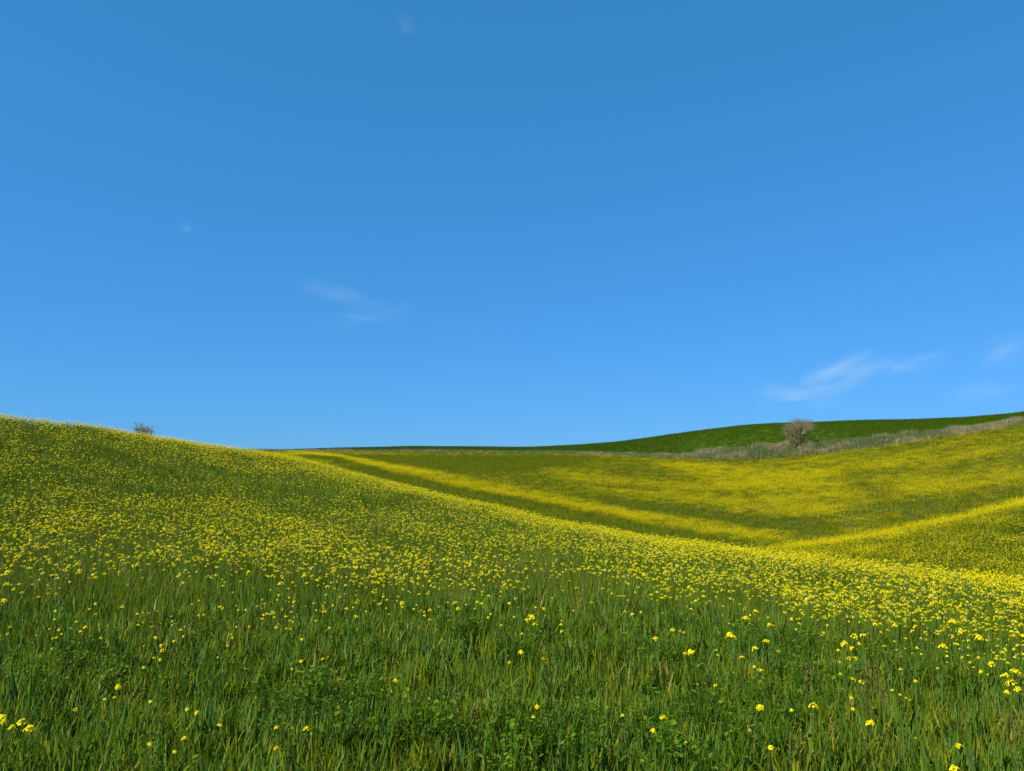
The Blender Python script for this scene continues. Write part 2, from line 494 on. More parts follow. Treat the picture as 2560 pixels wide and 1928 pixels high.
kit_near = protos([grass_tuft(s, 22, 0.085, (0.08, 0.26), (0.008, 0.020), 0.19, t_mead, 4) for s in range(9)]
                  + [grass_tuft(40 + s, 13, 0.07, (0.14, 0.29), (0.013, 0.024), 0.13, lambda rg: rg.uniform(0.0, 0.35), 5) for s in range(3)])
kit_mid = protos([grass_tuft(60 + s, 24, 0.16, (0.24, 0.50), (0.006, 0.013), 0.24, t_mead, 3) for s in range(8)])
kit_far = protos([grass_tuft(80 + s, 30, 0.40, (0.20, 0.40), (0.016, 0.034), 0.35, lambda rg: rg.random(), 2, 'grass_far') for s in range(6)])

def panicle_proto(seed):
    rg = random.Random(seed); mb = MB()
    for k in range(rg.randint(2, 4)):
        az = rg.uniform(0, 6.283); ln = rg.uniform(.05, .3); Ht = rg.uniform(.42, .62)
        bx, by = rg.uniform(-.08, .08), rg.uniform(-.08, .08)
        top = np.array([bx + math.cos(az) * ln * .3, by + math.sin(az) * ln * .3, Ht])
        tube(mb, [(bx, by, 0), ((bx + top[0]) / 2, (by + top[1]) / 2, Ht * .55), top], [.0013, .0011, .0008], 0.2, 3)
        for j in range(22):
            t = rg.random()
            c = top - np.array([0, 0, 1]) * t * 0.11
            a = rg.uniform(0, 6.283); q = 0.004 + .014 * math.sin(t * 3.0) * rg.random()
            b = c + np.array([math.cos(a) * q, math.sin(a) * q, rg.uniform(0, .012)])
            d = np.array([math.cos(a + 1.6) * .0022, math.sin(a + 1.6) * .0022, 0])
            mb.add([c - d, c + d, b + d + (0, 0, .008), b - d + (0, 0, .008)], [(0, 1, 2, 3)], rg.uniform(.2, 1))
    return mb.mesh('panicle', M['panicle'])
kit_pan = protos([panicle_proto(200 + s) for s in range(6)])

A60 = math.radians(52)
# foreground and slope grass
th, r = sector(125, -A60, A60, 1.3, 9.5)
x, y = xy(th, r)
hs = (0.50 + 0.70 * vnoise(x, y, 0.33) + 0.25 * vnoise(x, y, 2.1, 4.4)) * (1 + .3 * smooth01((r - 5) / 4.5))
scatter('meadow_grass', kit_near, x, y, 'tall green meadow grass filling the foreground', 'grass', hs * rng.uniform(.85, 1.15, len(x)), 0.10)
th, r = sector(30, -A60, A60, 9.2, 60)
keep = r < at_th(RA, th) + 6
th, r = th[keep], r[keep]
keep = rng.random(len(r)) < np.clip(22 / r, .45, 1)
th, r = th[keep], r[keep]; x, y = xy(th, r)
scatter('slope_grass', kit_mid, x, y, 'darker green grass between the flowers on the near slope', 'grass',
        (0.75 + .45 * vnoise(x, y, 1.4)) * rng.uniform(.85, 1.15, len(x)) * np.clip(1 + (r - 20) * .012, 1, 1.35), 0.12, zs=(0.75 + .4 * vnoise(x, y, 1.4)))
th, r = sector(8.0, -A60, A60, 15, 134)
keep = (r > at_th(RA, th) + 4) & (r < at_th(RV, th) + 1.0)
th, r = th[keep], r[keep]; x, y = xy(th, r)
scatter('valley_grass', kit_far, x, y, 'olive green grass of the far slope and valley', 'grass', rng.uniform(.7, 1.2, len(x)), 0.15)
# seed heads of wild grasses
th, r = sector(6, -A60, A60, 4.5, 22)
x, y = xy(th, r)
keep = rng.random(len(r)) < smooth01((vnoise(x, y, 3.0, 5.1) - .35) * 2.2) * np.where(r < 5, .35, 1)
x, y = x[keep], y[keep]
scatter('grass_seed_heads', kit_pan, x, y, 'brownish wild grass seed heads standing among the grass', 'grass', rng.uniform(.75, 1.05, len(x)), 0.1)

# low broad-leaved weeds in the foreground
def weed_proto(seed):
    rg = random.Random(seed); mb = MB()
    for k in range(rg.randint(22, 34)):
        az = rg.uniform(0, 6.283); q = rg.uniform(.01, .12); hh = rg.uniform(.06, .27)
        c = np.array([q * math.cos(az), q * math.sin(az), hh])
        L = rg.uniform(.012, .03); wd = L * rg.uniform(.3, .45); a = rg.uniform(0, 6.283); el = rg.uniform(-.3, .7)
        d = np.array([math.cos(a) * math.cos(el), math.sin(a) * math.cos(el), math.sin(el)])
        s = np.cross(d, (0, 0, 1)); s /= np.linalg.norm(s)
        up = np.cross(s, d)
        mb.add([c, c + d * L * .3 + s * wd * .85 + up * L * .05, c + d * L * .7 + s * wd * .8 + up * L * .04, c + d * L, c + d * L * .7 - s * wd * .8 + up * L * .04,
                c + d * L * .3 - s * wd * .85 + up * L * .05, c + d * L * .5 - up * L * .05],
               [(0, 6, 1), (1, 6, 2), (2, 6, 3), (3, 6, 4), (4, 6, 5), (5, 6, 0)], rg.random())
        tube(mb, [(0, 0, 0), c * (.5, .5, .6), c], [.002, .0015, .001], .3, 3, False)
    return mb.mesh('weed', M['broad'])
kit_weed = protos([weed_proto(300 + s) for s in range(6)])
th, r = sector(30, -A60, A60, 1.5, 9)
x, y = xy(th, r)
keep = rng.random(len(r)) < smooth01((vnoise(x, y, 0.7, 8.8) - .5) * 3.2)
x, y = x[keep], y[keep]
scatter('broadleaf_weeds', kit_weed, x, y, 'low broad-leaved weeds between the foreground grass', 'weeds', rng.uniform(.8, 1.5, len(x)), 0.15)

# ------------------------------------------------------------------ yellow flowers: how thick they stand
S = W / 2212.0
def band(pts, amp):
    """streak of flowers along the ground: picture points (x, y, half height) on a 2212 wide print -> ring of distances"""
    th, ra, rb = [], [], []
    for a, b, t in pts:
        q0, r0 = hit(a * S, (b + t) * S, .35, rmin=RMIN)
        q1, r1 = hit(a * S, (b - t) * S, .35, rmin=RMIN)
        th.append(q0); ra.append(r0); rb.append(max(r1, r0 + .5))
    return np.array(th), np.array(ra), np.array(rb), amp
RMIN = 24.0
BANDS = [
    band([(600, 974, 1.5), (760, 992, 2.5), (850, 1011, 4), (1000, 1043, 6.5), (1200, 1080, 7), (1350, 1110, 8), (1500, 1136, 8), (1620, 1153, 7), (1730, 1166, 4)], 1.15),
    band([(1150, 1012, 6), (1250, 1035, 12), (1350, 1055, 14), (1480, 1070, 18), (1620, 1085, 20), (1760, 1100, 18), (1880, 1118, 8)], .65),
    band([(1400, 1000, 6), (1500, 1012, 9), (1620, 1020, 9), (1750, 1020, 9), (1860, 1022, 6)], 1.0),
    band([(1500, 1040, 10), (1650, 1048, 12), (1760, 1052, 14), (1860, 1068, 12), (1900, 1078, 6)], .8),
    band([(1860, 1035, 6), (1960, 1048, 14), (2080, 1040, 12), (2212, 1022, 12), (2330, 1000, 12)], .8),
    band([(1700, 1000, 5), (1900, 1000, 9), (2050, 990, 10), (2212, 968, 12), (2330, 948, 12)], .6),
    band([(1960, 1060, 10), (2060, 1068, 12), (2120, 1060, 9)], .5),
    band([(1600, 1003, 3), (1800, 992, 4), (2000, 970, 4), (2212, 930, 6)], .3),
    band([(1250, 1080, 8), (1400, 1098, 10), (1550, 1113, 12), (1700, 1132, 12), (1850, 1148, 10)], -.45),
    band([(1880, 1125, 8), (1960, 1112, 18), (2050, 1095, 20), (2212, 1062, 20)], -.2),
    band([(640, 985, 3), (800, 992, 6), (1000, 1002, 10), (1150, 1000, 10), (1300, 992, 5)], -.3),
    band([(700, 1005, 4), (900, 1045, 10), (1050, 1080, 12), (1250, 1115, 12), (1450, 1150, 12), (1600, 1175, 9), (1720, 1188, 7)], -.3),
]
def in_band(b, th, r):
    q, ra, rb, amp = b
    a0 = np.interp(th, q, ra); a1 = np.interp(th, q, rb)
    c = (a0 + a1) / 2; w = np.maximum((a1 - a0) / 2, .8)
    e = np.clip((th - q[0]) / .05, 0, 1) * np.clip((q[-1] - th) / .05, 0, 1)
    return amp * np.exp(-((r - c) / (w * 1.4)) ** 2) * e

def dens_valley(th, r):
    x, y = xy(th, r)
    d = 0.09 + 0.15 * np.clip((th - .05) / .3, 0, 1)
    for b in BANDS: d = d + in_band(b, th, r)
    # spur on the right: thick along its crest
    rb = at_th(RB, th)
    right = np.clip((th - .26) / .12, 0, 1)
    sp = np.exp(-((r - rb + 1.5) / 5.0) ** 2) * .62 * right
    front = (r < rb + 2) & (th > .2)
    d = np.where(front, np.maximum(.15 * right + .08, sp), d)
    d = d * (0.3 + 1.4 * vnoise(th * 14 + r * .05, r, 1.9, 1.7)) * (0.55 + .9 * vnoise(th * 20, r, 4.5, 4.2))
    return np.clip(d, 0, 1.3)

def dens_near(th, r):
    x, y = xy(th, r)
    start = 7.3 + 0.6 * np.sin(th * 5 + 1) - .2 * np.clip(-th / .4, 0, 1)
    d = smooth01((r - start + 1.1) / 2.6) * .80 + .012
    d = d * (0.15 + 1.5 * smooth01((vnoise(x, y, 0.9, 2.2) * .6 + vnoise(x, y, 2.3, 7.7) * .4) * 1.7 - .35)) * (0.55 + .8 * vnoise(x, y, 5.5, 6.2))
    d = d * (1 + 1.0 * np.clip((th - .12) / .3, 0, 1))
    # thinner, darker belt below the left skyline
    ra = at_th(RA, th)
    d = d * (1 - .15 * np.exp(-((r - ra * .72) / 4.5) ** 2) * np.clip((-th + .2) / .3, 0, 1))
    d = d * (1 + (1.6 + 3.0 * np.clip((th + .35) / .25, 0, 1)) * smooth01((r / ra - .76) / .16))
    d = d * np.where((r > 4.2), 1, .6)
    return d

def petal_quad(mb, c, d, up, L, wd, tint, cup=.25):
    s = np.cross(d, up); s /= (np.linalg.norm(s) + 1e-9)
    mb.add([c, c + d * L * .6 + s * wd * .5 + up * L * cup * .4, c + d * L + up * L * cup * .2, c + d * L * .6 - s * wd * .5 + up * L * cup * .4], [(0, 1, 2, 3)], tint)
def blossom(mb, c, nrm, size, tint, rg, four=True):
    nrm = nrm / np.linalg.norm(nrm)
    a = np.cross(nrm, (0.3, .2, .9)); a /= (np.linalg.norm(a) + 1e-9); b = np.cross(nrm, a)
    w0 = rg.uniform(0, 6.283)
    for k in range(4 if four else 3):
        w = w0 + k * (math.pi / 2 if four else 2.094) + rg.uniform(-.12, .12)
        d = a * math.cos(w) + b * math.sin(w)
        petal_quad(mb, c, d, nrm, size * .55, size * .5, tint, rg.uniform(.2, .6))
def head_mesh(seed, n, rad, size, four=True, mat='petal', pale=False, flat=.55):
    """one dense flower head: blossoms round a dome of buds"""
    rg = random.Random(seed); mb = MB()
    for i in range(n):
        t = (i + .5) / n
        a = i * 2.39996 + rg.uniform(-.3, .3)
        q = rad * math.sqrt(t)
        c = np.array([q * math.cos(a), q * math.sin(a), rad * flat * (1 - t * 1.5) + rg.uniform(-.004, .004)])
        nrm = np.array([c[0] * 1.1, c[1] * 1.1, rad * .8])
        tint = rg.uniform(.78, .93) if pale else rg.choice([rg.uniform(.05, .6), rg.uniform(.2, .7)])
        blossom(mb, c, nrm, size * rg.uniform(.85, 1.15), tint, rg, four)
    for i in range(3 if four else 0):
        a = rg.uniform(0, 6.283); q = rad * .25 * rg.random()
        c = np.array([q * math.cos(a), q * math.sin(a), rad * flat + .002])
        s = size * .16
        mb.add([c + (s, 0, 0), c + (0, s, 0), c + (-s, 0, 0), c + (0, -s, 0), c + (0, 0, s * 1.8)], [(0, 1, 4), (1, 2, 4), (2, 3, 4), (3, 0, 4)], 1.0)
    return mb.mesh('flower_head', M[mat])

def stalk_flower(seed, n, rad, size, Ht, pale):
    """a flowering stalk of the mass in the field: thin stem and a loose head"""
    rg = random.Random(seed)
    mb = MB()
    for i in range(n):
        t = (i + .5) / n
        a = i * 2.39996 + rg.uniform(-.4, .4); q = rad * math.sqrt(t) * rg.uniform(.7, 1.2)
        c = np.array([q * math.cos(a), q * math.sin(a), Ht + rad * .5 * (1 - t * 1.6)])
        tint = rg.uniform(.76, .93) if pale else rg.uniform(.05, .65)
        blossom(mb, c, np.array([c[0], c[1], rad * .7]), size * rg.uniform(.8, 1.15), tint, rg, False)
    n_p = len(mb.f)
    tube(mb, [(rg.uniform(-.05, .05), rg.uniform(-.05, .05), 0), (rg.uniform(-.02, .02), rg.uniform(-.02, .02), Ht * .5), (0, 0, Ht)], [.003, .0025, .0015], .5, 3, False)
    me = mb.mesh('stalk', M['petal'])
    me.materials.append(M['stem'])
    for i, p in enumerate(me.polygons):
        if i >= n_p: p.material_index = 1
    return me
kit_flower = protos([stalk_flower(400 + s, random.Random(s).randint(4, 10), random.Random(s).uniform(.012, .026), .0165, random.Random(s).uniform(.42, .56), s >= 12) for s in range(13)])

# individuals are taken from the front of this mass below
th, r = sector(110, -A60, A60, 4.0, 60)
keep = (r < at_th(RA, th) + 3) & (rng.random(len(r)) < dens_near(th, r) * .62)
th, r = th[keep], r[keep]
R_IND = 8.6
# some plants carry several heads close together
cl = np.nonzero((r > 8.6) & (r < 20) & (rng.random(len(r)) < .045))[0]
for rep in range(4):
    th = np.concatenate([th, th[cl] + rng.normal(0, .045, len(cl)) / r[cl]])
    r = np.concatenate([r, np.maximum(r[cl] + rng.normal(0, .05, len(cl)), 8.65)])
inframe = (np.abs(th) < math.radians(32.0))
front = (r < R_IND) & inframe
cand_th, cand_r = th[front], r[front]
th, r = th[~front], r[~front]
x, y = xy(th, r)
scatter('meadow_flowers', kit_flower, x, y, 'countless small yellow mustard flowers covering the near slope', 'flowers',
        np.clip(rng.lognormal(0, .22, len(x)), .7, 1.7) * np.clip(1 + (r - 14) * .012, 1, 1.3) , 0.08, zs=rng.uniform(.75, 1.15, len(x)))

def far_flower(seed):
    rg = random.Random(seed); mb = MB()
    for i in range(34):
        a = rg.uniform(0, 6.283); q = .55 * math.sqrt(rg.random())
        c = np.array([q * math.cos(a), q * math.sin(a), rg.uniform(.30, .52)])
        s = rg.uniform(.011, .022); tint = rg.choice([rg.uniform(0, .7), rg.uniform(.3, .93)])
        w = rg.uniform(0, 1.5)
        cw, sw = s * math.cos(w), s * math.sin(w)
        mb.add([c + (cw, sw, 0), c + (-sw, cw, 0), c + (-cw, -sw, 0), c + (sw, -cw, 0), c + (0, 0, s * .7), c + (0, 0, -s * .5)],
               [(0, 1, 4), (1, 2, 4), (2, 3, 4), (3, 0, 4), (1, 0, 5), (2, 1, 5), (3, 2, 5), (0, 3, 5)], tint)
    return mb.mesh('far_flower', M['petal_far'])
kit_ff = protos([far_flower(500 + s) for s in range(6)])
th, r = sector(12.0, -A60, A60, 16, 130)
keep = (r > at_th(RA, th) + 3) & (r < at_th(RV, th) - .6)
th, r = th[keep], r[keep]
keep = rng.random(len(r)) < dens_valley(th, r) * .75
th, r = th[keep], r[keep]; x, y = xy(th, r)
scatter('valley_flowers', kit_ff, x, y, 'streaks of yellow mustard flowers across the far slope and valley', 'flowers', rng.uniform(.8, 1.2, len(x)), 0.1)

# ------------------------------------------------------------------ verge of dry grass and the crop on the far hill
def dry_tuft(seed, dry):
    rg = random.Random(seed); mb = MB()
    for i in range(34):
        a = rg.uniform(0, 6.283); q = .45 * math.sqrt(rg.random())
        tint = rg.uniform(.45, 1) if rg.random() < dry else rg.uniform(0, .35)
        blade(mb, (q * math.cos(a), q * math.sin(a), -.05), rg.uniform(.35, .95), rg.uniform(.02, .05), rg.uniform(0, 6.283), abs(rg.gauss(0, .3)), rg.uniform(0, 1.0), tint, 2, rg.uniform(-1, 1))
    return mb.mesh('dry_tuft', M['dry'])
kit_dry = protos([dry_tuft(600 + s, .8) for s in range(5)])
kit_vg = protos([dry_tuft(620 + s, .12) for s in range(4)])
kit_crop = protos([grass_tuft(640 + s, 26, .45, (.12, .26), (.02, .04), .3, lambda rg: rg.random(), 2, 'crop') for s in range(4)])
n = 26000
th = rng.uniform(-.35, A60, n)
s_ = rng.random(n)
r0, r1 = at_th(RV, th), at_th(RVT, th)
r = r0 - .4 + (r1 - r0 + 1.2) * s_
x, y = xy(th, r)
pn = vnoise(x, y, 2.4, 9.1) * .55 + vnoise(x, y, 6.5, 2.1) * .45
isdry = rng.random(n) < smooth01((pn - .435) * 5.5 + (s_ - .4) * .25 - 1.0 * np.clip((.26 - th) / .1, 0, 1))
thin = rng.random(n) < np.where(th < .22, .8, 1)
k = isdry & thin
scatter('dry_grass_verge', kit_dry, x[k], y[k], 'pale dry grass along the verge below the far hill', 'grass', (.45 + 1.0 * vnoise(x[k], y[k], 1.6, 3.9)) * rng.uniform(.75, 1.25, k.sum()) * np.where(th[k] < .2, .75, 1.0) * (1 - .4 * np.clip((th[k] - .42) / .12, 0, 1)), .2)
k = (~isdry) & thin & (rng.random(n) < .75)
scatter('verge_green_grass', kit_vg, x[k], y[k], 'green weeds growing between the dry grass of the verge', 'grass', rng.uniform(.5, .9, k.sum()) * (1 - .4 * np.clip((th[k] - .42) / .12, 0, 1)), .15)
n = 60000
th = rng.uniform(-.35, A60, n)
r0, r1 = at_th(RVT, th) + .5, at_th(RD, th) + 8
r = np.sqrt(rng.uniform(0, 1, n) * (r1 ** 2 - r0 ** 2) + r0 ** 2)
x, y = xy(th, r)
scatter('hill_crop', kit_crop, x, y, 'short dense green crop covering the far hill', 'crop', rng.uniform(.8, 1.3, n), .1)

# ------------------------------------------------------------------ bare shrubs
def shrub(name, loc, Ht, Wd, seed, label, levels=5, lop=(0, 0), density=1.0, leafy=1.0):
    rg = random.Random(seed)
    root = bpy.data.objects.new(name, None); COL.objects.link(root)
    root.location = loc
    tag(root, label, 'shrub')
    bmb, tmb, cmb = MB(), MB(), MB()
    cx, cz = Wd * .5, Ht * .56
    def inside(p):
        return ((p[0] - lop[0] * p[2]) / cx) ** 2 + (p[1] / cx) ** 2 + ((p[2] - cz) / (Ht * .5)) ** 2
    def grow(p, d, L, rad, lev):
        pts = [p]; dd = d.copy(); q = p.copy()
        for i in range(3):
            dd = dd + np.array([rg.gauss(0, .16), rg.gauss(0, .16), rg.gauss(.03, .1)])
            dd /= np.linalg.norm(dd)
            q = q + dd * L / 3
            pts.append(q.copy())
        if inside(pts[-1]) > 1.15 + .3 * rg.random() and lev > 1: 
            pts = pts[:3]
        tube(bmb if lev < 3 else tmb, pts, [rad, rad * .85, rad * .7, rad * .55][:len(pts)], min(1, .15 + .16 * lev + rg.uniform(-.1, .1)), 5 if lev < 2 else 3, False)
        if lev >= 3:
            for b in range(int(5 * leafy)):
                c = pts[rg.randrange(1, len(pts))] + np.array([rg.gauss(0, .07), rg.gauss(0, .07), rg.gauss(0, .07)])
                s = rg.uniform(.02, .05)
                a = np.array([rg.gauss(0, 1), rg.gauss(0, 1), rg.gauss(0, 1)]); a /= np.linalg.norm(a)
                e = np.cross(a, (.3, .8, .5)); e /= np.linalg.norm(e)
                cmb.add([c - a * s, c + e * s * .5, c + a * s, c - e * s * .5], [(0, 1, 2, 3)], rg.random())
        if lev >= levels or len(pts) < 4: return
        for k in range(rg.randint(3, 4) if lev < 3 else rg.randint(2, 3)):
            t = rg.uniform(.45, 1.0)
            bp = pts[1] + (pts[-1] - pts[1]) * t
            nd = dd * .75 + np.array([rg.gauss(0, .55), rg.gauss(0, .55), rg.gauss(.12, .4)])
            nd /= np.linalg.norm(nd)
            grow(bp, nd, L * rg.uniform(.6, .82), rad * .62, lev + 1)
    stems = max(4, int(7 * density))
    for k in range(stems):
        a = 6.283 * k / stems + rg.uniform(-.4, .4); sp = rg.uniform(.25, .95)
        d = np.array([math.cos(a) * sp + lop[0] * .5, math.sin(a) * sp, 1.0]); d /= np.linalg.norm(d)
        grow(np.array([math.cos(a) * .12, math.sin(a) * .12, -.15]), d, Ht * .34, Ht * .013, 0)
    for nm, mb, mt in (('branches', bmb, 'twig'), ('twigs', tmb, 'twig'), ('crown', cmb, 'bud')):
        o = bpy.data.objects.new(nm, mb.mesh(nm, M[mt])); COL.objects.link(o); o.parent = root
        if nm != 'branches': o['kind'] = 'stuff'      # too fine to pick apart
    return root
def ground_pt(u, v, h=0.0, rmin=1.0):
    t, r = hit(u, v, h, rmin)
    return np.array([math.sin(t) * r, math.cos(t) * r, float(height_pol(np.array([t]), np.array([r]))[0])])
def at_r(u, v, r):
    t = pix_at(u, v, r)[0]
    return np.array([math.sin(t) * r, math.cos(t) * r, float(height_pol(np.array([t]), np.array([r]))[0])])
p = ground_pt(800, 447, 0, 60)
shrub('bare_shrub', p, 5.0, 4.7, 17, 'wide greyish bare shrub standing on the dry verge below the green hill', 5, (-.12, 0), 1.3, 1.3)
p = at_r(143, 440, 50)
shrub('bare_shrub', p, 2.2, 0.95, 29, 'small bare twiggy shrub poking above the left flowery skyline', 5, (.0, 0), .75, .35)

# ------------------------------------------------------------------ single mustard plants of the foreground
HEADS = [  # picture position on the 2560 wide original and width of each flower head
 (295,1717,16),(262,1748,9),(286,1744,10),(468,1773,13),(6,1792,18),(10,1803,16),(56,1806,24),(30,1820,20),(74,1821,26),(376,1860,13),(461,1845,15),(437,1879,12),
 (391,1594,10),(452,1575,11),(458,1591,8),(569,1614,7),(213,1568,11),(202,1579,9),(148,1575,10),(26,1568,9),(192,1554,8),(431,1553,7),(372,1533,8),(306,1518,12),(239,1509,9),(139,1527,8),(224,1523,8),(239,1535,8),
 (989,1701,16),(979,1729,6),(767,1821,17),(691,1818,13),(691,1870,13),(1274,1656,12),(823,1570,10),(1075,1526,14),(1146,1522,15),(1137,1507,13),(1062,1539,10),(1074,1550,11),(1253,1563,9),(866,1522,11),(891,1507,10),(892,1542,10),
 (735,1505,11),(1005,1507,14),(1006,1517,8),(1222,1491,12),(1204,1509,12),(1193,1505,11),(915,1529,7),(1273,1509,10),
 (1328,1544,25),(1316,1551,17),(1340,1558,19),(1403,1561,12),(1405,1552,8),(1404,1578,10),(1305,1585,9),(1302,1630,17),(1357,1647,11),(1360,1523,16),(1339,1518,7),
 (1682,1575,17),(1701,1578,8),(1709,1581,8),(1640,1596,16),(1726,1630,19),(1713,1633,11),(1825,1589,25),(1838,1596,14),(1889,1530,18),(1864,1548,25),(1874,1558,10),(1901,1548,9),(1887,1623,20),(1854,1644,17),(1914,1604,17),(1886,1667,11),(1901,1676,18),
 (1343,1767,17),(1334,1792,12),(1556,1789,14),(1658,1795,23),(1633,1826,17),(1715,1855,8),(1899,1768,20),(1875,1826,9),(1563,1530,10),(1581,1535,11),(1479,1507,9),(1728,1523,11),
 (2034,1765,25),(1979,1775,12),(2176,1807,22),(1926,1868,16),(2386,1921,22),(2397,1864,16),(2497,1811,8),(2289,1845,6),(2275,1750,7),(2133,1699,16),(2153,1705,15),
 (2110,1609,20),(2137,1591,18),(2129,1620,14),(2096,1626,13),(2122,1647,16),(2138,1647,17),(2099,1656,10),(1947,1629,13),(2055,1589,9),(2357,1616,22),(2447,1593,19),(2287,1567,12),(2280,1578,12),(2313,1581,9),(2351,1578,8),
 (2238,1563,13),(2201,1560,11),(2187,1559,11),(2400,1581,11),(2533,1591,18),(2557,1589,14),(2544,1580,10),(2529,1578,9),(2544,1613,10),(2507,1631,11),(2490,1647,10),(2520,1657,9),(2480,1660,16),(2452,1679,13),
 (2536,1680,27),(2551,1686,14),(2513,1689,20),(2525,1706,25),(2517,1730,13),(2544,1723,19),(2368,1640,9),(2386,1609,7),(2290,1703,11),(2303,1635,6),(2241,1625,7),(2208,1615,7),
 (1979,1547,11),(1998,1560,12),(1990,1573,7),(1923,1562,13),(1921,1545,10)]
# heads close together belong to one plant
par = list(range(len(HEADS)))
def find(i):
    while par[i] != i: i = par[i]
    return i
for i in range(len(HEADS)):
    for j in range(i):
        if math.hypot(HEADS[i][0] - HEADS[j][0], (HEADS[i][1] - HEADS[j][1]) * .9) < 24:
            par[find(i)] = find(j)
plants = {}
for i, hd in enumerate(HEADS): plants.setdefault(find(i), []).append(hd)
plants = [sorted(p, key=lambda q: q[1]) for p in plants.values()]
plants.sort(key=lambda p: -max(q[1] for q in p))

HEAD_MESH = [head_mesh(700 + s, 15, .021, .0145) for s in range(6)]
PALE_MESH = [head_mesh(730 + s, 7, .012, .013, True, 'petal', True) for s in range(3)]
def stem_mesh(seed):
    rg = random.Random(seed); mb = MB()
    a, b = rg.uniform(-.06, .06), rg.uniform(-.06, .06)
    tube(mb, [(0, 0, 0), (a * .6, b * .6, .35), (a * .7, b * .7, .7), (0, 0, 1.0)], [.0035, .003, .0024, .0018], .5, 5)
    return mb.mesh('stem', M['stem'])
STEM_MESH = [stem_mesh(760 + s) for s in range(4)]
def leaf_mesh(seed):
    rg = random.Random(seed); mb = MB()
    blade(mb, (0, 0, 0), .075, .014, 0, .8, .7, rg.uniform(.3, .8), 5, .4)
    return mb.mesh('leaf', M['broad'])
LEAF_MESH = [leaf_mesh(780 + s) for s in range(3)]
def link_part(name, me, root, loc, rot, scl):
    o = bpy.data.objects.new(name, me); COL.objects.link(o)
    o.parent = root; o.location = loc; o.rotation_euler = rot; o.scale = scl
    return o
def mustard(base, heads, label, group, seed, pale=False):
    """heads: (world point, diameter)"""
    rg = random.Random(seed)
    root = bpy.data.objects.new('mustard_plant', None); COL.objects.link(root)
    root.location = base
    root.empty_display_size = .05
    tag(root, label, 'flower', group)
    for k, (p, dia) in enumerate(heads):
        q = np.array(p) - np.array(base)
        L = float(np.linalg.norm(q))
        d = q / L
        rot = (0.0, math.acos(max(-1, min(1, d[2]))), math.atan2(d[1], d[0]))
        link_part('stem', rg.choice(STEM_MESH), root, (0, 0, 0), rot, (1, 1, L))
        s = dia / .050
        link_part('flower_head', rg.choice(PALE_MESH if pale else HEAD_MESH), root, tuple(q), (rg.gauss(0, .25), rg.gauss(0, .25), rg.uniform(0, 6.283)), (s, s, s))
    for k in range(2):
        t = rg.uniform(.25, .7)
        q = (np.array(heads[0][0]) - np.array(base)) * t
        s = rg.uniform(.6, 1.1)
        link_part('leaf', rg.choice(LEAF_MESH), root, tuple(q), (0, 0, rg.uniform(0, 6.283)), (s, s, s))
    return root

